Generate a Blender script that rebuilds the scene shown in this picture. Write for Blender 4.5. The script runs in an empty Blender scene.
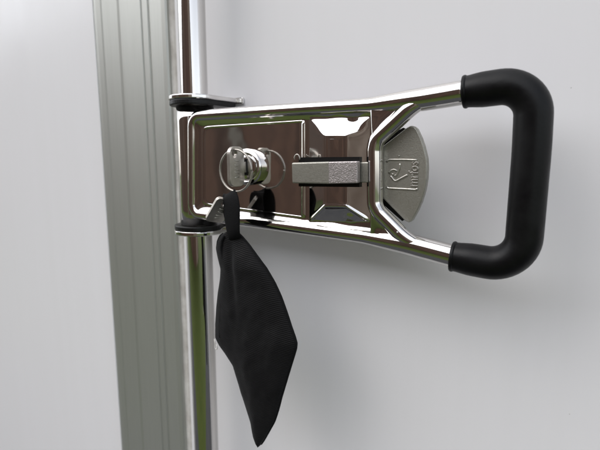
import bpy, bmesh, math, random
from mathutils import Vector, Matrix, noise

random.seed(7)
R = math.radians
scene = bpy.context.scene
col = scene.collection

# ------------------------------------------------------------------ camera
F_PX, CX, CY = 440.0, 300.0, 225.0            # photograph is 600 x 450
YAW, PITCH = R(30.0), R(8.5)
H_PLATE = 0.042                               # handle plate stands this far off the caravan wall (y = 0)
CAM_Z = 1.30
fwd = Vector((-math.sin(YAW) * math.cos(PITCH), math.cos(YAW) * math.cos(PITCH), -math.sin(PITCH)))
rgt = Vector((math.cos(YAW), math.sin(YAW), 0))
upv = rgt.cross(fwd)


def ray(px, py):
    return fwd + rgt * ((px - CX) / F_PX) - upv * ((py - CY) / F_PX)


def gap_at(d):
    a, b = ray(190, 108), ray(190, 222)
    return a.z * d / a.y - b.z * d / b.y


D_PLATE = 0.095 / gap_at(1.0)                 # hinge side of the handle is 95 mm tall
CAM = Vector((0, -(D_PLATE + H_PLATE), CAM_Z))


def P(px, py, h):
    """photo pixel -> point on the plane that lies h metres in front of the wall"""
    r = ray(px, py)
    t = (-h - CAM.y) / r.y
    return CAM + r * t


cam_d = bpy.data.cameras.new('camera')
cam_o = bpy.data.objects.new('camera', cam_d)
col.objects.link(cam_o)
m = Matrix((rgt, upv, -fwd)).transposed().to_4x4()
m.translation = CAM
cam_o.matrix_world = m
cam_d.sensor_width = 36
cam_d.lens = 36 * F_PX / 600
cam_d.clip_start, cam_d.clip_end = 0.01, 200
cam_d.dof.use_dof = True
cam_d.dof.focus_distance = (P(335, 170, 0.048) - CAM).dot(fwd)
cam_d.dof.aperture_fstop = 9.0
scene.camera = cam_o

# ------------------------------------------------------------------ world, sun, exposure
SUN_EL, SUN_AZ = R(50), R(-40)                # azimuth measured from -Y (out of the wall) towards -X
w = bpy.data.worlds.new('World')
scene.world = w
w.use_nodes = True
nt = w.node_tree
sky = nt.nodes.new('ShaderNodeTexSky')
sky.sky_type = 'NISHITA'
sky.sun_disc = False
sky.sun_elevation = SUN_EL
sun_vec = Vector((math.sin(SUN_AZ) * math.cos(SUN_EL), -math.cos(SUN_AZ) * math.cos(SUN_EL), math.sin(SUN_EL)))
sky.sun_rotation = math.atan2(sun_vec.x, sun_vec.y)
sky.dust_density = 1.5
hsv = nt.nodes.new('ShaderNodeHueSaturation')
hsv.inputs['Saturation'].default_value = 0.30      # overcast sky
bg = nt.nodes['Background']
bg.inputs['Strength'].default_value = 0.10
nt.links.new(sky.outputs[0], hsv.inputs['Color'])
nt.links.new(hsv.outputs[0], bg.inputs['Color'])
sun_d = bpy.data.lights.new('sun', 'SUN')
sun_d.energy = 0.5
sun_d.angle = R(110)
sun_d.color = (1.0, 0.985, 0.965)
sun_o = bpy.data.objects.new('sun', sun_d)
col.objects.link(sun_o)
sun_o.rotation_euler = (-sun_vec).to_track_quat('-Z', 'Y').to_euler()
sun_o.location = (-2, -3, 4)
scene.view_settings.view_transform = 'Standard'
scene.view_settings.look = 'None'
scene.view_settings.gamma = 1
scene.view_settings.use_curve_mapping = False
scene.view_settings.exposure = 1.74


# ------------------------------------------------------------------ materials
def mat(name, color, rough=0.5, metal=0.0, noise_scale=None, color2=None, bump=0.0, bump_scale=200.0,
        rough2=None, coat=0.0, spec=0.5, stretch=(1, 1, 1), detail=4.0):
    mt = bpy.data.materials.new(name)
    mt.use_nodes = True
    n, l = mt.node_tree.nodes, mt.node_tree.links
    b = n['Principled BSDF']
    b.inputs['Base Color'].default_value = (*color, 1)
    b.inputs['Roughness'].default_value = rough
    b.inputs['Metallic'].default_value = metal
    b.inputs['Coat Weight'].default_value = coat
    b.inputs['Specular IOR Level'].default_value = spec
    tc = n.new('ShaderNodeTexCoord')
    mp = n.new('ShaderNodeMapping')
    mp.inputs['Scale'].default_value = stretch
    l.new(tc.outputs['Object'], mp.inputs['Vector'])
    if noise_scale:
        t = n.new('ShaderNodeTexNoise')
        t.inputs['Scale'].default_value = noise_scale
        t.inputs['Detail'].default_value = detail
        l.new(mp.outputs[0], t.inputs['Vector'])
        if color2:
            r = n.new('ShaderNodeMix')
            r.data_type = 'RGBA'
            r.inputs['A'].default_value = (*color, 1)
            r.inputs['B'].default_value = (*color2, 1)
            rp = n.new('ShaderNodeMapRange')
            rp.inputs['From Min'].default_value = 0.35
            rp.inputs['From Max'].default_value = 0.68
            l.new(t.outputs['Fac'], rp.inputs['Value'])
            l.new(rp.outputs[0], r.inputs['Factor'])
            l.new(r.outputs['Result'], b.inputs['Base Color'])
        if rough2 is not None:
            rr = n.new('ShaderNodeMapRange')
            rr.inputs['From Min'].default_value = 0.3
            rr.inputs['From Max'].default_value = 0.7
            rr.inputs['To Min'].default_value = rough
            rr.inputs['To Max'].default_value = rough2
            l.new(t.outputs['Fac'], rr.inputs['Value'])
            l.new(rr.outputs[0], b.inputs['Roughness'])
    if bump:
        t2 = n.new('ShaderNodeTexNoise')
        t2.inputs['Scale'].default_value = bump_scale
        t2.inputs['Detail'].default_value = 3
        bp = n.new('ShaderNodeBump')
        bp.inputs['Strength'].default_value = 1.0
        bp.inputs['Distance'].default_value = bump
        l.new(mp.outputs[0], t2.inputs['Vector'])
        l.new(t2.outputs['Fac'], bp.inputs['Height'])
        l.new(bp.outputs[0], b.inputs['Normal'])
    return mt


def gelcoat_material(name, color):
    """glossy white caravan skin with faint waviness and sparse dust specks"""
    mt = mat(name, color, 0.30, 0, None, None, 0.0003, 5.0, spec=0.38)
    n, l = mt.node_tree.nodes, mt.node_tree.links
    b = n['Principled BSDF']
    vor = n.new('ShaderNodeTexVoronoi')
    vor.inputs['Scale'].default_value = 42
    vor.inputs['Randomness'].default_value = 1.0
    tc = [x for x in n if x.bl_idname == 'ShaderNodeTexCoord'][0]
    l.new(tc.outputs['Object'], vor.inputs['Vector'])
    rp = n.new('ShaderNodeMapRange')
    rp.inputs['From Min'].default_value = 0.008
    rp.inputs['From Max'].default_value = 0.022
    rp.inputs['To Min'].default_value = 0.55
    rp.inputs['To Max'].default_value = 0.0
    l.new(vor.outputs['Distance'], rp.inputs['Value'])
    mx = n.new('ShaderNodeMix')
    mx.data_type = 'RGBA'
    mx.inputs['B'].default_value = (0.25, 0.23, 0.20, 1)
    smp = n.new('ShaderNodeMapping')
    smp.inputs['Scale'].default_value = (22, 1, 0.9)
    l.new(tc.outputs['Object'], smp.inputs['Vector'])
    sn = n.new('ShaderNodeTexNoise')
    sn.inputs['Scale'].default_value = 2.0
    sn.inputs['Detail'].default_value = 6
    l.new(smp.outputs[0], sn.inputs['Vector'])
    film = n.new('ShaderNodeMix')          # faint rain film
    film.data_type = 'RGBA'
    film.inputs['A'].default_value = (*color, 1)
    film.inputs['B'].default_value = (color[0] * 0.955, color[1] * 0.955, color[2] * 0.945, 1)
    l.new(sn.outputs['Fac'], film.inputs['Factor'])
    l.new(film.outputs['Result'], mx.inputs['A'])
    rgh = n.new('ShaderNodeMapRange')
    rgh.inputs['To Min'].default_value = 0.12
    rgh.inputs['To Max'].default_value = 0.34
    l.new(sn.outputs['Fac'], rgh.inputs['Value'])
    l.new(rgh.outputs[0], b.inputs['Roughness'])
    l.new(rp.outputs[0], mx.inputs['Factor'])
    l.new(mx.outputs['Result'], b.inputs['Base Color'])
    return mt


def fabric_material(name):
    mt = mat(name, (0.0042, 0.0038, 0.0042), 0.66, 0, 60, (0.0068, 0.0064, 0.0068), spec=0.15)
    n, l = mt.node_tree.nodes, mt.node_tree.links
    b = n['Principled BSDF']
    b.inputs['Sheen Weight'].default_value = 0.045
    b.inputs['Sheen Roughness'].default_value = 0.4
    tc = [x for x in n if x.bl_idname == 'ShaderNodeTexCoord'][0]
    mp = n.new('ShaderNodeMapping')
    mp.inputs['Rotation'].default_value = (0, R(-12), 0)
    l.new(tc.outputs['Object'], mp.inputs['Vector'])
    wv = n.new('ShaderNodeTexWave')
    wv.bands_direction = 'Z'
    wv.inputs['Scale'].default_value = 230
    wv.inputs['Distortion'].default_value = 1.2
    wv.inputs['Detail'].default_value = 2
    wv.inputs['Detail Scale'].default_value = 0.6
    l.new(mp.outputs[0], wv.inputs['Vector'])
    bp = n.new('ShaderNodeBump')
    bp.inputs['Strength'].default_value = 0.8
    bp.inputs['Distance'].default_value = 0.00022
    l.new(wv.outputs['Fac'], bp.inputs['Height'])
    l.new(bp.outputs[0], b.inputs['Normal'])
    return mt


M = {
    'wall': gelcoat_material('white_gelcoat', (0.755, 0.742, 0.755)),
    'alu': mat('satin_painted_aluminium', (0.475, 0.480, 0.450), 0.44, 0.7, 30, (0.45, 0.455, 0.425), 0.00004, 60, stretch=(40, 40, 0.6)),
    'seal': mat('aged_white_sealant', (0.70, 0.68, 0.64), 0.6, 0, 70, (0.50, 0.47, 0.43), 0.0004, 120),
    'chrome': mat('polished_stainless', (0.66, 0.64, 0.62), 0.03, 1.0, 28, None, 0.00004, 16, rough2=0.10, detail=7),
    'nickel': mat('nickel_plate', (0.47, 0.44, 0.40), 0.36, 0.85, 160, (0.36, 0.335, 0.30), 0.00004, 900),
    'zinc': mat('cast_zinc', (0.42, 0.41, 0.365), 0.36, 0.88, 900, (0.345, 0.335, 0.295), 0.00007, 1500, rough2=0.5),
    'zinc_rough': mat('coarse_cast_zinc', (0.52, 0.475, 0.47), 0.40, 0.85, 900, (0.40, 0.365, 0.36), 0.0003, 1300),
    'zinc_worn': mat('worn_raised_zinc', (0.60, 0.58, 0.54), 0.30, 0.9, 500, (0.48, 0.46, 0.42), 0.00005, 1200),
    'rubber': mat('black_rubber', (0.0022, 0.0021, 0.0027), 0.31, 0, 70, (0.0045, 0.0045, 0.0048), 0.00007, 500, rough2=0.46, spec=0.20, detail=8),
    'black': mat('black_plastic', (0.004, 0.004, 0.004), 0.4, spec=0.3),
    'fabric': fabric_material('black_ribbed_fabric'),
    'strap': mat('black_webbing', (0.0032, 0.003, 0.0034), 0.8, 0, None, None, 0.0003, 1400, spec=0.2),
    'thread': mat('pale_thread', (0.6, 0.58, 0.54), 0.7),
    'grass': mat('lawn', (0.048, 0.074, 0.005), 0.9, 0, 4, (0.070, 0.090, 0.008), 0.02, 60),
    'paving': mat('dark_paving', (0.035, 0.037, 0.04), 0.85, 0, 5, (0.055, 0.055, 0.055), 0.004, 90),
    'pale': mat('weathered_cream_paint', (0.24, 0.21, 0.18), 0.6, 0, 6, (0.17, 0.15, 0.12)),
    'tan_reflection': mat('blotchy_tan_reflection', (0.40, 0.31, 0.25), 0.8, 0, 3.5, (0.14, 0.09, 0.065), 0.003, 30),
    'timber': mat('brown_stained_timber', (0.140, 0.072, 0.047), 0.7, 0, 8, (0.085, 0.046, 0.031), 0.002, 40, stretch=(6, 6, 0.5)),
}


def vary_per_object(mt, lo, hi):
    n, l = mt.node_tree.nodes, mt.node_tree.links
    b = n['Principled BSDF']
    old = b.inputs['Base Color'].links[0].from_socket
    inf = n.new('ShaderNodeObjectInfo')
    rp = n.new('ShaderNodeMapRange')
    rp.inputs['To Min'].default_value = lo
    rp.inputs['To Max'].default_value = hi
    l.new(inf.outputs['Random'], rp.inputs['Value'])
    vm = n.new('ShaderNodeVectorMath')
    vm.operation = 'SCALE'
    l.new(old, vm.inputs[0])
    l.new(rp.outputs[0], vm.inputs['Scale'])
    l.new(vm.outputs[0], b.inputs['Base Color'])


vary_per_object(M['timber'], 0.55, 1.5)


# ------------------------------------------------------------------ helpers
def link(name, me, material, parent=None, smooth=True):
    if smooth:
        for p in me.polygons:
            p.use_smooth = True
    o = bpy.data.objects.new(name, me)
    if material:
        me.materials.append(material)
    col.objects.link(o)
    if parent:
        o.parent = parent
        if parent.type == 'EMPTY':
            o.matrix_parent_inverse = Matrix.Translation(-parent.location)
    return o


def thing(name, label, cat, loc, group=None):
    o = bpy.data.objects.new(name, None)
    o.empty_display_size = 0.02
    o.location = loc
    col.objects.link(o)
    o['label'], o['category'] = label, cat
    if group:
        o['group'] = group
    return o


def mesh(name, verts, faces):
    me = bpy.data.meshes.new(name)
    me.from_pydata([tuple(v) for v in verts], [], faces)
    me.validate()
    me.update()
    return me


def fix_normals(me):
    bm = bmesh.new()
    bm.from_mesh(me)
    bmesh.ops.recalc_face_normals(bm, faces=bm.faces)
    bm.to_mesh(me)
    bm.free()
    return me


def bevel(o, width, seg=3, angle=30):
    b = o.modifiers.new('bevel', 'BEVEL')
    b.width = width
    b.segments = seg
    b.limit_method = 'ANGLE'
    b.angle_limit = R(angle)
    wn = o.modifiers.new('normals', 'WEIGHTED_NORMAL')
    wn.keep_sharp = True
    return o


def round_path(pts, radii, steps=10):
    """polyline with its inner corners replaced by arcs"""
    out = [pts[0]]
    for i in range(1, len(pts) - 1):
        a, b, c = pts[i - 1], pts[i], pts[i + 1]
        r = radii[i] if isinstance(radii, (list, tuple)) else radii
        u, v = (a - b), (c - b)
        lu, lv = u.length, v.length
        u.normalize(); v.normalize()
        ang = math.acos(max(-1, min(1, u.dot(v))))
        if r <= 0 or ang > math.pi - 0.01:
            out.append(b)
            continue
        tlen = min(r / math.tan(ang / 2), 0.48 * lu, 0.48 * lv)
        rr = tlen * math.tan(ang / 2)
        cen = b + (u + v).normalized() * (rr / math.sin(ang / 2))
        s, e = b + u * tlen - cen, b + v * tlen - cen
        n = s.cross(e).normalized()
        full = s.angle(e)
        for k in range(steps + 1):
            out.append(cen + Matrix.Rotation(full * k / steps, 3, n) @ s)
    out.append(pts[-1])
    return out


def resample(path, step):
    out = [path[0]]
    for a, b in zip(path, path[1:]):
        k = max(1, int((b - a).length / step))
        for i in range(1, k + 1):
            out.append(a.lerp(b, i / k))
    return out


def tube(path, radius, seg=24, closed=False, caps=True, ry=None, normal=Vector((0, -1, 0))):
    """sweep round a path; radius may be a function of (0..1)"""
    n = len(path)
    verts, faces = [], []
    for i, p in enumerate(path):
        if closed:
            t = path[(i + 1) % n] - path[i - 1]
        else:
            t = path[min(i + 1, n - 1)] - path[max(i - 1, 0)]
        t.normalize()
        side = t.cross(normal)
        if side.length < 1e-4:
            side = t.cross(Vector((1, 0, 0.01)))
        side.normalize()
        nn = side.cross(t).normalized()
        r = radius(i / (n - 1)) if callable(radius) else (radius[i] if isinstance(radius, list) else radius)
        r2 = r if ry is None else ry * r / (radius(0.5) if callable(radius) else radius)
        for k in range(seg):
            a = 2 * math.pi * k / seg
            verts.append(p + side * (math.cos(a) * r) + nn * (math.sin(a) * r2))
    for i in range(n if closed else n - 1):
        j = (i + 1) % n
        for k in range(seg):
            q = (k + 1) % seg
            faces.append((i * seg + k, i * seg + q, j * seg + q, j * seg + k))
    if caps and not closed:
        faces.append(tuple(range(seg))[::-1])
        faces.append(tuple((n - 1) * seg + k for k in range(seg)))
    return fix_normals(mesh('tube', verts, faces))


def prism(outline, h0, h1):
    """outline = points (Vector) on some plane; extrude along -Y between heights h0 (back) and h1 (front)"""
    n = len(outline)
    verts = [Vector((p.x, -h0, p.z)) for p in outline] + [Vector((p.x, -h1, p.z)) for p in outline]
    faces = [tuple(range(n)), tuple(range(2 * n - 1, n - 1, -1))]
    faces += [(i, (i + 1) % n, n + (i + 1) % n, n + i) for i in range(n)]
    return fix_normals(mesh('prism', verts, faces))


def lathe_y(center, profile, seg=64):
    """profile = (radius, height off wall); axis along -Y through center"""
    verts, faces = [], []
    for r, h in profile:
        for k in range(seg):
            a = 2 * math.pi * k / seg
            verts.append(Vector((center.x + math.cos(a) * r, -h, center.z + math.sin(a) * r)))
    for i in range(len(profile) - 1):
        for k in range(seg):
            q = (k + 1) % seg
            faces.append((i * seg + k, i * seg + q, (i + 1) * seg + q, (i + 1) * seg + k))
    if profile[0][0] > 0:
        faces.append(tuple(range(seg)))
    faces.append(tuple((len(profile) - 1) * seg + k for k in range(seg)))
    return fix_normals(mesh('lathe', verts, faces))


def box(x0, x1, y0, y1, z0, z1):
    v = [(x, y, z) for x in (x0, x1) for y in (y0, y1) for z in (z0, z1)]
    f = [(0, 1, 3, 2), (4, 6, 7, 5), (0, 4, 5, 1), (2, 3, 7, 6), (0, 2, 6, 4), (1, 5, 7, 3)]
    return fix_normals(mesh('box', v, f))


def smooth01(t):
    t = max(0.0, min(1.0, t))
    return t * t * (3 - 2 * t)


# ------------------------------------------------------------------ setting: lawn, paving, fence (seen in the mirror finish)
def sheet(name, x0, x1, y0, y1, z, material):
    o = link(name, mesh(name, [(x0, y0, z), (x1, y0, z), (x1, y1, z), (x0, y1, z)], [(0, 1, 2, 3)]), material, smooth=False)
    o['kind'] = 'structure'
    return o


sheet('ground', -40, 40, -40, 30, 0.0, M['grass'])
sheet('paving', -6, 6, -1.25, 3, 0.004, M['paving'])

barn = thing('timber_barn', 'brown timber clad wall mirrored in the polished handle plate', 'barn', (0, -5.0, 0))
board_me = box(-0.068, 0.068, -0.010, 0.010, 0.04, 3.9)
board_me.materials.append(M['timber'])
for i in range(145):
    b = bpy.data.objects.new('board', board_me)
    col.objects.link(b)
    b.parent = barn
    b.location = (-20.0 + i * 0.142, random.uniform(-0.004, 0.004), random.uniform(-0.01, 0.01))
link('wall_core', box(-20.1, 0.6, -6.5, -5.0145, 0.0, 3.95), M['timber'], barn, smooth=False)
link('tan_reflection_panel', box(0.6, 2.3, -6.5, -5.0, 0.0, 3.6), M['tan_reflection'], barn, smooth=False)  # unseen tan panel added for its reflection in the boss's right facet
# unseen pale post, added to mirror as a light streak in the plate, left of the lock
rv = ray(240, 138)
hit = P(240, 138, H_PLATE)
tt = (5.0 + hit.y) / rv.y
link('streak_post', box(hit.x + rv.x * tt - 0.10, hit.x + rv.x * tt + 0.10, -4.985, -4.93, 1.25, 3.9), M['pale'], barn, smooth=False)

# ------------------------------------------------------------------ caravan wall
Z0, Z1 = 0.55, 2.45
caravan = thing('caravan', 'white caravan side wall with grey aluminium door frame trim', 'caravan', (0, 0, 0.55))


def wx(px, h=0.0, py=225):
    return P(px, py, h).x


x_strip_r = wx(187, 0.004)
wall_p = link('wall_panel', box(x_strip_r + 0.002, 2.2, 0.0, 0.03, Z0, Z1), M['wall'], caravan, smooth=False)
x_fl = wx(107, 0.010)
left_p = link('door_panel', box(-2.6, x_fl + 0.004, 0.001, 0.03, Z0, Z1), M['wall'], caravan, smooth=False)

# extruded frame: cross-section in (photo px along row 225, height in mm)
prof = [(106.0, 0.0), (106.0, 8.0), (109.5, 8.3), (113.2, 7.7), (114.0, 6.9), (116.4, 6.9), (117.2, 8.4), (122.6, 7.9),
        (123.4, 9.5), (129.8, 9.1), (131.2, 8.1), (150.8, 8.3), (151.2, 7.3), (152.4, 7.3), (152.8, 8.3), (157.2, 8.3),
        (157.7, 7.1), (159.4, 7.1), (159.8, 8.3), (170.5, 8.6), (173.6, 8.1), (174.6, 6.6), (174.8, 0.0)]
pv, pf = [], []
zs = [Z0 + (Z1 - Z0) * k / 12 for k in range(13)]
for z in zs:
    for px, hmm in prof:
        pv.append((wx(px, 0.0085), -hmm / 1000, z))
n = len(prof)
for k in range(12):
    for i in range(n - 1):
        pf.append((k * n + i, k * n + i + 1, (k + 1) * n + i + 1, (k + 1) * n + i))
frame = link('door_frame', fix_normals(mesh('door_frame', pv, pf)), M['alu'], caravan, smooth=False)
link('edge_highlight', tube([Vector((wx(106.6, 0.0085), -0.0078, Z0 + (Z1 - Z0) * k / 8)) for k in range(9)], 0.0011, 12, normal=Vector((1, 0, 0))), M['wall'], caravan)  # white bead in place of the highlight along the frame's left edge
# sealant strip between frame and wall, uneven
sv, sf = [], []
x0, x1 = wx(174.6, 0.004), wx(183.6, 0.004)
NS = 240
for k in range(NS + 1):
    z = Z0 + (Z1 - Z0) * k / NS
    for i in range(6):
        t = i / 5
        wob = 0.0006 * noise.noise((t * 3, 0.3, z * 45))
        x = x0 - 0.001 + (x1 - x0 + 0.001) * t + (0.0007 * noise.noise((1.7, 3.1, z * 30)) if i == 5 else 0)
        sv.append((x, -(0.0052 - 0.0022 * t) - wob if i < 5 else 0.0005, z))
for k in range(NS):
    for i in range(5):
        sf.append((k * 6 + i, k * 6 + i + 1, (k + 1) * 6 + i + 1, (k + 1) * 6 + i))
link('sealant_strip', fix_normals(mesh('seal', sv, sf)), M['seal'], caravan)
# pale edge cover at the right of the sealant
link('edge_trim', box(x1 + 0.0002, x1 + 0.0034, -0.0045, 0.0, Z0, Z1), M['wall'], caravan, smooth=False)

# ------------------------------------------------------------------ post on stand-off brackets
H_POST = 0.030
ax = P(197.0, 165, H_POST)                      # axis of the post
post = thing('hinge_post', 'upright polished steel post that the grab handle turns on', 'post', (ax.x, -H_POST, 0.6))
r_post = 0.0112
link('pole', tube([Vector((ax.x, -H_POST, z)) for z in (0.62, 1.0, 1.2, 1.4, 1.7, 2.4)], r_post, 48, normal=Vector((1, 0, 0))), M['chrome'], post)
for z in (0.66, 2.36):
    link('foot_bracket', box(ax.x - 0.006, ax.x + 0.006, -H_POST, -0.0005, z, z + 0.02), M['chrome'], post, smooth=False)


def collar_z(py):
    return P(196, py, H_POST).z


def bracket(name_z, up):
    """stadium-shaped strap: a ring round the pole with an arm back to a small foot on the wall"""
    pts = []
    r0, r1 = 0.0215, 0.0085
    xa, ya = ax.x, -H_POST
    xb, yb = ax.x + (0.017 if up > 0 else 0.003), -0.006
    for k in range(25):
        a = math.pi * (1.0 + k / 24.0)
        pts.append((xa + math.cos(a) * r0, ya + math.sin(a) * r0))
    for k in range(1, 6):
        t = smooth01(k / 6)
        pts.append((xa + r0 + (xb + r1 - xa - r0) * t, ya + (yb - ya) * k / 6))
    for k in range(9):
        a = math.pi * k / 8.0
        pts.append((xb + math.cos(a) * r1, yb + math.sin(a) * 0.004))
    for k in range(5, 0, -1):
        t = smooth01(k / 6)
        pts.append((xa - r0 + (xb - r1 - xa + r0) * t, ya + (yb - ya) * k / 6))
    return pts


def flat_plate(pts, z0, z1):
    n = len(pts)
    v = [(x, y, z0) for x, y in pts] + [(x, y, z1) for x, y in pts]
    f = [tuple(range(n)), tuple(range(2 * n - 1, n - 1, -1))] + [(i, (i + 1) % n, n + (i + 1) % n, n + i) for i in range(n)]
    return fix_normals(mesh('plate', v, f))


z_top, z_bot = collar_z(106.5), collar_z(223.5)
for zz, s in ((z_top, 1), (z_bot, -1)):
    bp = bracket(zz, s)
    ring = [(ax.x + (x - ax.x) * 0.97, -H_POST + (y + H_POST) * 0.97) for x, y in bp]
    a, b = sorted((zz, zz + s * 0.0042))
    o = link('washer', flat_plate(ring, a, b), M['black'], post, smooth=False)
    bevel(o, 0.0008, 2)
    a, b = sorted((zz + s * 0.0043, zz + s * 0.0080))
    br = link('bracket', flat_plate(bp, a, b), M['chrome'], post, smooth=False)
    bevel(br, 0.0009, 3)
    # flange of the bracket on the wall
    xo = 0.0 if s > 0 else -0.015
    fl = link('flange', box(ax.x + 0.004 + xo, ax.x + 0.030 + xo, -0.003, -0.0003, a - 0.001, b + 0.001), M['chrome'], br, smooth=False)
    bevel(fl, 0.001, 2)

# ------------------------------------------------------------------ the handle
handle = thing('grab_handle', 'polished stainless steel grab handle with black rubber grip, hinged to the post', 'handle',
               (ax.x, -H_POST, z_bot))
HR = H_PLATE
link('hinge_sleeve', tube([Vector((ax.x, -H_POST, z_bot + 0.0005 + (z_top - z_bot - 0.001) * k / 8)) for k in range(9)], 0.0158, 64,
                          normal=Vector((1, 0, 0))), M['chrome'], handle)

# outer bent tube
R_TUBE = (P(196, 110.5, HR) - P(196, 128.3, HR)).length / 2
R_RIM = 0.0050
loop_px = [(470, 91.3), (448, 95.2), (424, 99.2), (372, 105.6), (300, 109.7), (193.6, 116.5), (193.8, 213.4), (300, 227.6), (366, 236.4), (410, 244.6), (457, 257)]
loop = [P(x, y, HR) for x, y in loop_px]
rad = [0, 0.1, 0.05, 0.08, 0.4, 0.0085, 0.0085, 0.3, 0.1, 0.12, 0]
lp = resample(round_path(loop, rad), 0.004)
xa_, xb_ = P(352, 170, HR).x, P(428, 170, HR).x
link('frame_tube', tube(lp, [R_RIM + (R_TUBE - R_RIM) * smooth01((p.x - xa_) / (xb_ - xa_)) for p in lp], 48), M['chrome'], handle)

# inner brace: leaves the tube, runs down beside the latch and rejoins it
brace_px = [(446, 96.4), (424, 101.5), (411, 107.5), (376.5, 139.5), (374.5, 150), (375, 205), (379, 212.5), (405, 238.5), (420, 246), (442, 252.4)]
brace = [P(x, y, HR + 0.0018) for x, y in brace_px]
brad = [0, 0.05, 0.03, 0.012, 0.012, 0.012, 0.012, 0.03, 0.05, 0]
bpts = resample(round_path(brace, brad), 0.003)
nb = len(bpts) - 1
link('brace', tube(bpts, [0.0053 * (0.62 + 0.38 * smooth01(min(k, nb - k) / nb / 0.2)) for k in range(nb + 1)], 32), M['chrome'], handle)

# webs that close the triangles between brace and tube
for pts, hs in (([(372.5, 106), (418, 99.5), (408, 108.5), (375.5, 141)], (0.0040, 0.0046, 0.0052, 0.0062)),
                ([(374.5, 208), (398, 233.5), (410, 243), (372.5, 236)], (0.0062, 0.0052, 0.0046, 0.0040))):
    corners = [P(x, y, HR) - Vector((0, hh, 0)) for (x, y), hh in zip(pts, hs)]
    vv, ff = [], []
    NG = 24
    for j in range(NG + 1):
        for i in range(NG + 1):
            s, t = i / NG, j / NG
            p = (corners[0] * (1 - s) + corners[1] * s) * (1 - t) + (corners[3] * (1 - s) + corners[2] * s) * t
            d = -0.0016 * math.sin(math.pi * s) * math.sin(math.pi * t) + 0.0005 * noise.noise((p.x * 70, 1, p.z * 70))
            vv.append((p.x, p.y - d, p.z))
    for j in range(NG):
        for i in range(NG):
            a = j * (NG + 1) + i
            ff.append((a, a + 1, a + NG + 2, a + NG + 1))
    o = link('web', fix_normals(mesh('web', vv, ff)), M['chrome'], handle)
    sm = o.modifiers.new('solid', 'SOLIDIFY')
    sm.thickness = 0.0035
    sm.offset = -1 if o.data.polygons[NG * NG // 2].normal.y < 0 else 1

# pressed face plate with a boss behind the latch
TOPY = lambda x: 110.5 + (x - 193) * (100.0 - 110.5) / 167.0      # upper and lower silhouette of the rim
BOTY = lambda x: 220.0 + (x - 195) * (243.0 - 220.0) / 171.0


def smin(vals, k):
    m0 = min(vals)
    return m0 - k * math.log(sum(math.exp(-(v - m0) / k) for v in vals))


def plate_h(x, y):
    """height (m) of the plate surface above the mid-plane at base pixel x, y"""
    yt, yb = TOPY(x), BOTY(x)
    d = smin([x - 186.5, y - yt, yb - y], 2.2)         # photo pixels inwards from the rim's outline
    t = max(0.0, min(1.0, (d - 5.5) / 11.5))
    ramp = t + (smooth01(t) - t) * 0.45
    h = 0.0046 - 0.0033 * ramp
    h += 0.0004 * math.exp(-((d - 17.6) / 0.9) ** 2) * (1 if x < 303 else 0)
    # boss
    rl = (x - 310) / 19.0
    rr = (371 - x) / 21.0
    rt = (y - 117) / 19.0
    rb = (221.5 - y) / 16.0
    b = smin([rl, rr, rt, rb, 1.0], 0.035)
    h += 0.0055 * max(0.0, b)
    # pressed ridge along the border of the lower facet
    mo = min(rl, rr, 1.0)
    if 0.05 < rb < 1.3 and mo > 0.05 and y > 170:
        h += 0.0006 * math.exp(-((rb - mo) / 0.13) ** 2) * smooth01(mo / 0.3)
    # small raised pad in the middle of the boss
    pad = min(x - 333.5, 344.5 - x, y - 139.5, 161 - y)
    h += 0.00022 * smooth01((pad + 1.0) / 2.0)
    # shallow dishes in the upper and lower facets
    for dx, dy, dr, dh in ((354, 124, 8.5, -0.0020), (329, 125, 8.0, -0.0007), (352, 217, 5.0, 0.0008), (333, 214, 9.0, -0.0004)):
        q = ((x - dx) ** 2 + ((y - dy) * 1.25) ** 2) / dr ** 2
        if q < 6:
            h += dh * math.exp(-q)
    # bead beside the boss
    h += 0.0009 * math.exp(-((x - 304.5) / 1.6) ** 2) * smooth01((y - yt - 15) / 6) * smooth01((yb - 15 - y) / 6)
    # slight oil-can waviness of the pressed sheet
    h += 0.00014 * noise.noise((x * 0.03, y * 0.03, 0.5)) + 0.00003 * noise.noise((x * 0.09, y * 0.09, 3.5))
    return h


vv, ff = [], []
NX, NY = 330, 230
for j in range(NY + 1):
    for i in range(NX + 1):
        x = 192 + (375 - 192) * i / NX
        y0_, y1_ = TOPY(x) + 5.5, BOTY(x) - 5.5
        y = y0_ + (y1_ - y0_) * j / NY
        p = P(x, y, HR)
        vv.append((p.x, p.y - plate_h(x, y), p.z))
for j in range(NY):
    for i in range(NX):
        a = j * (NX + 1) + i
        ff.append((a, a + 1, a + NX + 2, a + NX + 1))
pl = link('face_plate', fix_normals(mesh('face_plate', vv, ff)), M['chrome'], handle)
sm = pl.modifiers.new('solid', 'SOLIDIFY')
sm.thickness = 0.0015
sm.offset = -1

# rubber grip
r_grip = (P(503, 69.3, HR) - P(503, 104.2, HR)).length / 2 * 1.045
grip_px = [(464.5, 92.0), (534.8, 82.6), (531.5, 150), (521.5, 268.2), (452.5, 256.4)]
grip = [P(x, y, HR) for x, y in grip_px]
grad = [0, 0.0165, 0.5, 0.0190, 0]
gp = resample(round_path(grip, grad, 14), 0.003)


def grip_r(t):
    e = min(t, 1 - t)
    return r_grip * (0.90 + 0.10 * smooth01(e / 0.05))


go = link('grip', tube(gp, grip_r, 48), M['rubber'], handle)
bevel(go, 0.0016, 3, 60)
# moulded ring at each end of the grip
for a, b in ((gp[0], gp[3]), (gp[-1], gp[-4])):
    d = (b - a).normalized()
    link('end_ring', tube([a - d * 0.0006 + d * 0.0022 * k / 4 for k in range(5)], lambda t: r_grip * (0.92 + 0.045 * math.sin(math.pi * t)), 40), M['rubber'], go)

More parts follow.
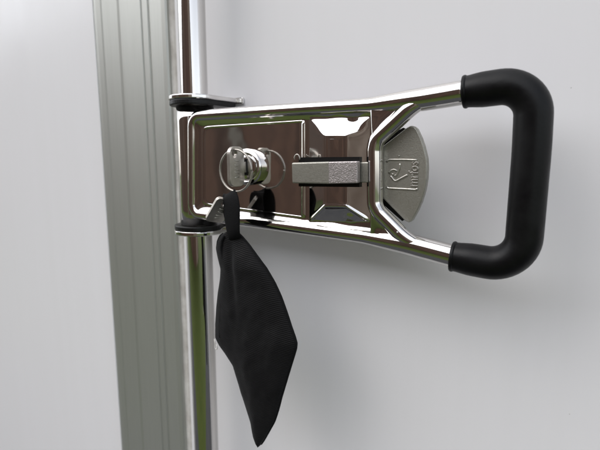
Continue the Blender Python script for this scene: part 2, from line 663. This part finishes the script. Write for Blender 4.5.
# lock barrel
hb = HR + 0.0013
lk = P(250.5, 167.0, hb)
rl_ = (P(250, 149, hb) - P(250, 185.5, hb)).length / 2
lock = link('lock_barrel', lathe_y(lk, [(rl_, hb - 0.001), (rl_, hb + 0.0045), (rl_ * 0.985, hb + 0.0054), (rl_ * 0.93, hb + 0.0062), (rl_ * 0.80, hb + 0.0068),
                                       (rl_ * 0.765, hb + 0.0064), (rl_ * 0.75, hb + 0.0048), (rl_ * 0.66, hb + 0.0046), (rl_ * 0.65, hb + 0.0058),
                                       (rl_ * 0.60, hb + 0.0062), (0.0005, hb + 0.0062)], 72), M['chrome'], handle)
es = lock.modifiers.new('edges', 'EDGE_SPLIT')
es.split_angle = R(40)
kb = box(lk.x - 0.0019, lk.x + 0.0019, -(hb + 0.0066), -(hb + 0.003), lk.z - 0.0062, lk.z + 0.0062)
link('keyhole', kb, M['black'], lock, smooth=False)

# sliding latch: slot, bar in three faces, tab beyond the brace
hl = HR + 0.0067                                  # boss top
latch = link('latch_slot', prism([P(x, y, hl) for x, y in ((299.5, 157.4), (360, 156.8), (360, 187.0), (299.5, 186.4))], HR - 0.001, hl + 0.0012), M['black'], handle, smooth=False)
hf = hl + 0.0060
bar = link('latch_bar', prism([P(x, y, hf) for x, y in ((291.5, 162.8), (329, 161.6), (329, 184.0), (292, 183.2))], hl + 0.0014, hf), M['zinc'], handle, smooth=False)
bevel(bar, 0.0009, 3)
mid = link('latch_thumb_pad', prism([P(x, y, hf) for x, y in ((328.6, 161.8), (357.5, 161.2), (357.5, 183.2), (328.6, 183.8))], hl + 0.0014, hf + 0.0004), M['zinc_rough'], handle, smooth=False)
bevel(mid, 0.0007, 3)
rt = link('latch_end', prism([P(x, y, HR + 0.0062) for x, y in ((355, 162.4), (376, 161.9), (376, 182.6), (355, 182.6))], HR - 0.001, HR + 0.0062), M['zinc'], handle, smooth=False)
bevel(rt, 0.0006, 2)
# tiny wire eye at the left end of the bar
cpt = P(297.0, 159.4, hf - 0.002)
eye = [cpt + Vector((math.cos(a) * 0.0022, 0, math.sin(a) * 0.0034)) for a in [math.pi * k / 10 for k in range(11)]]
link('spring_eye', tube(eye, 0.0005, 8), M['nickel'], handle)

HT = HR - 0.0030                                  # front of the tab
tab_px = [(374, 150), (383, 145.8), (406.6, 127.6), (410.5, 125.6), (414, 126.0), (417, 129), (421, 137.5), (424.2, 147), (426.8, 158), (427.4, 168),
          (426.8, 179), (425, 190), (421.6, 201.5), (417.3, 211.5), (412.2, 220.5), (409.2, 222.8), (405.6, 221.6), (383, 198.6), (374, 192)]
tab = link('latch_tab', prism([P(x, y, HT) for x, y in tab_px], HT - 0.0055, HT), M['zinc'], handle, smooth=False)
link('gap_shade', prism([P(x, y, HT - 0.003) for x, y in ((372, 146), (381, 139), (402, 127.4), (408, 131), (408, 216), (401, 221.6), (382, 205), (372, 198))], HT - 0.0085, HT - 0.0056), M['black'], handle, smooth=False)  # black backing added as the shade in the gap between brace and tab
tab['label'] = 'matt grey cast tab with raised emblem and lettering'
bevel(tab, 0.0009, 3, 25)


def strokes(lines, h, r, name, parent, material):
    bm = bmesh.new()
    for ln in lines:
        pts = [P(x, y, h) for x, y in ln]
        me = tube(resample(round_path(pts, 0.0018, 6), 0.0008), r, 10, ry=r * 0.8)
        bm.from_mesh(me)
        bpy.data.meshes.remove(me)
    me = bpy.data.meshes.new(name)
    bm.to_mesh(me)
    bm.free()
    return link(name, me, material, parent)


def zt(zx, zy):                                   # coordinates read off a 10.7x enlargement
    return (380 + zx / 10.714, 155 + zy / 10.714)


emb = [[zt(70, 75), zt(95, 50), zt(250, 50), zt(395, 55)],
       [zt(66, 342), zt(90, 356), zt(250, 364), zt(385, 372), zt(402, 358)],
       [zt(215, 92), zt(205, 150), zt(178, 215), zt(148, 225)],
       [zt(96, 200), zt(112, 168), zt(150, 155), zt(182, 172)],
       [zt(112, 222), zt(158, 285), zt(295, 212)],
       [zt(130, 200), zt(140, 212)],
       [zt(200, 8), zt(206, 14)]]
strokes(emb, HT + 0.0001, 0.00068, 'emblem', tab, M['zinc_worn'])
fc = bpy.data.curves.new('lettering', 'FONT')
fc.body = 'mrfos'
fc.size = 0.0088
fc.extrude = 0.0004
fc.bevel_depth = 0.00022
fc.bevel_resolution = 2
tmp = bpy.data.objects.new('tmp', fc)
col.objects.link(tmp)
bpy.context.view_layer.update()
dg = bpy.context.evaluated_depsgraph_get()
tme = bpy.data.meshes.new_from_object(tmp.evaluated_get(dg))
bpy.data.objects.remove(tmp)
# lettering reads upwards, tops of the letters to the left
p0, p1 = P(*zt(398, 345), HT), P(*zt(398, 70), HT)
wid = max(v.co.x for v in tme.vertices)
sc = (p1 - p0).length / wid
base = Matrix(((0, -1, 0), (0, 0, -1), (1, 0, 0)))          # text x -> +Z, text y -> -X, text z -> -Y
for v in tme.vertices:
    q = base @ Vector((v.co.x * sc, v.co.y * min(sc, 1.15) * 1.2, v.co.z))
    v.co = p0 + q
link('lettering', tme, M['zinc_worn'], tab, smooth=False)

# ------------------------------------------------------------------ keys
def key_shape(w, hgt, hole, hr, thick, cr=0.003, nseg=6):
    """rounded key bow in its own (u, v) plane with a hole; returns verts (u, v, n) and faces"""
    outer = []
    for cx, cy, a0 in ((w - cr, hgt - cr, 0), (cr, hgt - cr, 90), (cr, cr, 180), (w - cr, cr, 270)):
        for k in range(nseg + 1):
            a = R(a0 + 90 * k / nseg)
            outer.append((cx + cr * math.cos(a), cy + cr * math.sin(a)))
    n = len(outer)
    inner = []
    for (x, y) in outer:
        a = math.atan2(y - hole[1], x - hole[0])
        inner.append((hole[0] + hr * math.cos(a), hole[1] + hr * math.sin(a)))
    vs = []
    for s in (-1, 1):
        vs += [(x, y, s * thick / 2) for x, y in outer] + [(x, y, s * thick / 2) for x, y in inner]
    fs = []
    for i in range(n):
        j = (i + 1) % n
        fs.append((i, j, n + j, n + i))
        fs.append((2 * n + j, 2 * n + i, 3 * n + i, 3 * n + j))
        fs.append((i, 2 * n + i, 2 * n + j, j))
        fs.append((n + j, 3 * n + j, 3 * n + i, n + i))
    return vs, fs


def place_key(root, U, V, O, marks=True, **kw):
    vs, fs = key_shape(**kw)
    N = U.cross(V).normalized()
    me = fix_normals(mesh('bow', [O + U * a + V * b + N * c for a, b, c in vs], fs))
    o = link('bow', me, M['nickel'], root, smooth=False)
    bevel(o, 0.0004, 2, 40)
    return o, N


def key_marks(bow, U, V, N, O, w, y0, y1, side, thick):
    """stamped code on the bow, too small to read: short raised strokes"""
    bm = bmesh.new()
    rnd = random.Random(3)
    k = 0
    y = y1
    while y > y0:
        c = O + U * (w * 0.55) + V * y + N * (side * thick / 2)
        a = c + U * (-w * 0.16) + V * rnd.uniform(-0.0006, 0.0006)
        b = c + U * (w * 0.16) + V * rnd.uniform(-0.0012, 0.0012)
        me = tube([a, a.lerp(b, 0.5) + V * rnd.uniform(-0.0012, 0.0012), b], 0.00045, 6, normal=N)
        bm.from_mesh(me)
        bpy.data.meshes.remove(me)
        y -= 0.0031
    me = bpy.data.meshes.new('stamped_code')
    bm.to_mesh(me)
    bm.free()
    link('stamped_code', me, M['zinc'], bow)


# key standing in the lock: its bow lies in the upright plane through the lock axis
zc = lk.z
S = hb + 0.0100
bow_in, bow_out = hb + 0.0095, hb + 0.0262
U1, V1 = Vector((0, -1, 0)), Vector((0, 0, 1))
kw_h = 0.0290
O1 = Vector((lk.x, -bow_in, zc - kw_h / 2 + 0.0004))
key1 = thing('lock_key', 'small silver key standing in the lock barrel', 'key', (lk.x, -bow_in, zc))
bw = bow_out - bow_in
hole_uv = (bw * 0.68, kw_h - 0.0052)
b1, N1 = place_key(key1, U1, V1, O1, w=bw, hgt=kw_h, hole=hole_uv, hr=0.0030, thick=0.0030, cr=0.0054)
sidec = 1 if N1.x > 0 else -1
key_marks(b1, U1, V1, N1, O1, bw, 0.004, 0.019, sidec, 0.0026)
link('blade', box(lk.x - 0.0010, lk.x + 0.0010, -bow_in - 0.001, -(hb + 0.0045), zc - 0.004, zc + 0.004), M['nickel'], key1, smooth=False)

# split ring through the hole
H_RING = bow_in + hole_uv[0]
hole_p = O1 + U1 * hole_uv[0] + V1 * hole_uv[1]
ring_t = thing('key_ring', 'thin steel split ring hanging from the key in the lock', 'key ring', hole_p)
rr_ = 0.0150
rc = hole_p + Vector((0.0022, 0, -rr_ + 0.0030))
tw = R(-3)
rp = []
for k in range(145):
    a = 2 * math.pi * 2 * k / 144
    rp.append(rc + Vector((math.cos(a) * rr_ * math.cos(tw), -0.0007 + 0.0010 * k / 144 + math.cos(a) * rr_ * math.sin(tw), math.sin(a) * rr_)))
link('ring', tube(rp, 0.00072, 10), M['nickel'], ring_t)

# second key, dangling from the bottom of the ring, turned on edge to the left
ha = H_RING
k2_top = P(222.0, 196.5, ha)
key2 = thing('spare_key', 'small silver key dangling from the ring beside the black strap', 'key', k2_top)
q_t, q_l, q_b = P(217.5, 197.0, ha + 0.006), P(204.6, 219.5, ha + 0.005), P(213.5, 230.0, ha - 0.006)
V2 = (q_t - q_l).normalized()
U2 = (q_b - q_l)
U2 = (U2 - V2 * U2.dot(V2)).normalized()
w2, h2 = (q_b - q_l).length, (q_t - q_l).length
b2, N2 = place_key(key2, U2, V2, q_l, w=max(w2, 0.0115), hgt=h2, hole=(max(w2, 0.0115) * 0.5, h2 - 0.0046), hr=0.0026, thick=0.0026, cr=0.0028)
s2 = 1 if N2.dot(CAM - q_l) > 0 else -1
key_marks(b2, U2, V2, N2, q_l, max(w2, 0.0115), 0.004, h2 - 0.009, s2, 0.0026)

# ------------------------------------------------------------------ black pouch on its strap
HP = H_RING - 0.003
pouch = thing('zip_pouch', 'black ribbed fabric pouch hanging from the key ring by a strap', 'pouch', P(259, 445, HP))
left = [(232, 226.0), (233.5, 223.0), (236, 219.8), (241, 217.4), (248.6, 216.4), (258, 218), (269.4, 220.3), (280, 219.2), (294, 216.6), (308, 215), (325, 214.2),
        (338, 214.6), (345, 218), (354, 224.5), (366, 232), (394, 240), (412, 246), (424, 250.2), (436, 253), (442, 256), (445.2, 259.5)]
right = [(232, 237.0), (234, 239.5), (238, 243.5), (246, 250), (255.5, 256.7), (269, 266), (283, 273.5), (297, 279.6), (311, 284.6), (328, 290.5), (338, 294.3), (344, 296),
         (349, 295.6), (354, 294.2), (375, 287.6), (398, 280.6), (411, 277.4), (422, 274), (432, 268.6), (440, 264.2), (445.2, 260.5)]


def interp(tab_, y):
    for (a, xa), (b, xb) in zip(tab_, tab_[1:]):
        if a <= y <= b:
            return xa + (xb - xa) * (y - a) / (b - a)
    return tab_[-1][1] if y > tab_[-1][0] else tab_[0][1]


NV, NU = 150, 44
vv, ff = [], []


def pouch_thick(s, y):
    e = max(0.0, 1 - (2 * s - 1) ** 2)
    body = 0.0052 * smooth01((y - 231) / 40) * (1 - 0.55 * smooth01((y - 350) / 90)) + 0.0018
    return body * e ** 0.55


for side in (1, -1):
    for j in range(NV + 1):
        y = 232 + (445.2 - 232) * j / NV
        xl, xr = interp(left, y), interp(right, y)
        for i in range(NU + 1):
            s = i / NU
            px = xl + (xr - xl) * s
            p = P(px, y, HP)
            d = pouch_thick(s, y)
            fold = 0.0
            if side > 0:
                # pucker below the strap, two long soft folds and fine creases
                k1 = math.exp(-((px - (243 + (y - 232) * 0.62)) / 5.0) ** 2) * smooth01((y - 236) / 12) * (1 - smooth01((y - 262) / 40))
                k2 = math.exp(-((px - (231 + (y - 232) * 0.10)) / 3.5) ** 2) * smooth01((y - 238) / 15) * (1 - smooth01((y - 290) / 40))
                k3 = math.exp(-((px - (250 + (y - 340) * 0.10)) / 9.0) ** 2) * smooth01((y - 320) / 40) * (1 - smooth01((y - 425) / 20))
                fold = (0.0016 * k1 - 0.0014 * k2 + 0.0012 * k3 + 0.0012 * noise.noise((px * 0.05, y * 0.028, 2.2)) + 0.0004 * noise.noise((px * 0.16, y * 0.09, 7.7)))
                fold *= 1.2
                fold *= (1 - (2 * s - 1) ** 4)
            sway = 0.004 * noise.noise((0.3, y * 0.012, 4.0))
            vv.append((p.x, p.y - side * d - fold + sway, p.z))
nrow = (NV + 1) * (NU + 1)
for sd in (0, 1):
    for j in range(NV):
        for i in range(NU):
            a = sd * nrow + j * (NU + 1) + i
            ff.append((a, a + 1, a + NU + 2, a + NU + 1))
me = mesh('pouch', vv, ff)
bm = bmesh.new()
bm.from_mesh(me)
bmesh.ops.remove_doubles(bm, verts=bm.verts, dist=0.00005)
bmesh.ops.recalc_face_normals(bm, faces=bm.faces)
bm.to_mesh(me)
bm.free()
body = link('pouch_body', me, M['fabric'], pouch)


def edge_path(tab_, inset, y0=234, y1=444, h=0.0):
    out = []
    for j in range(110):
        y = y0 + (y1 - y0) * j / 109
        p = P(interp(tab_, y) + inset, y, HP + h)
        p.y += 0.004 * noise.noise((0.3, y * 0.012, 4.0))
        out.append(p)
    return out


link('seam_piping', tube(edge_path(right, -0.6), 0.0010, 10), M['strap'], pouch)
link('seam_piping', tube(edge_path(left, 0.6), 0.0010, 10), M['strap'], pouch)
zp = link('zip', tube(edge_path(left, 4.2, 236, 338, 0.0030), 0.0011, 10, ry=0.0009), M['strap'], pouch)

# strap: flat loop folded over the ring
def ribbon(cps, wid, thick, name, parent):
    """cps = list of (px, py, h, half width in px)"""
    vs, fs = [], []
    n = len(cps)
    for i, (x, y, h, hw) in enumerate(cps):
        x0, y0, _, _ = cps[max(i - 1, 0)]
        x1, y1, _, _ = cps[min(i + 1, n - 1)]
        dx, dy = x1 - x0, y1 - y0
        ln = math.hypot(dx, dy) or 1
        nx, ny = dy / ln, -dx / ln
        if nx < 0:
            nx, ny = -nx, -ny
        for k in range(9):
            t = -1 + k / 4
            p = P(x + nx * hw * t, y + ny * hw * t, h)
            p.y += 0.0012 * t * t
            vs.append(p)
    for i in range(n - 1):
        for k in range(8):
            a = i * 9 + k
            fs.append((a, a + 1, a + 10, a + 9))
    o = link(name, fix_normals(mesh(name, vs, fs)), M['strap'], parent)
    s = o.modifiers.new('solid', 'SOLIDIFY')
    s.thickness = thick
    s.offset = 0
    ss = o.modifiers.new('sub', 'SUBSURF')
    ss.levels = ss.render_levels = 1
    return o


front = [(228.5, 194.5, ha - 0.001, 7.2), (228.8, 193.0, ha + 0.0008, 7.4), (229.3, 195.0, ha + 0.0026, 7.6), (230.2, 201, ha + 0.0034, 8.0), (231.0, 208, ha + 0.0036, 8.2),
         (231.2, 216, ha + 0.0036, 8.0), (231.6, 224, ha + 0.0034, 7.4), (232.2, 230, ha + 0.0030, 6.6), (233.0, 235, ha + 0.0022, 6.2), (234.0, 240, ha - 0.001, 6.0)]
back = [(228.5, 194.5, ha - 0.001, 7.0), (228.5, 198, ha - 0.0022, 7.2), (229.0, 206, ha - 0.0030, 7.6), (230.2, 216, ha - 0.0026, 7.4), (231.8, 226, ha - 0.002, 6.0), (233.2, 236, ha - 0.0025, 4.6)]
st = ribbon(front, 0, 0.0011, 'strap', pouch)
st2 = ribbon(back, 0, 0.0011, 'strap', pouch)
# loose thread at the zip end
c = P(216.2, 347, HP + 0.001)
th = [P(214.5, 339, HP + 0.001), P(215.2, 343, HP + 0.001)]
for k in range(13):
    a = R(150 + 290 * k / 12)
    th.append(c + Vector((math.cos(a) * 0.0013, -0.0002 * k / 12, math.sin(a) * 0.0019)))
link('loose_thread', tube(th, 0.00045, 8), M['thread'], pouch)
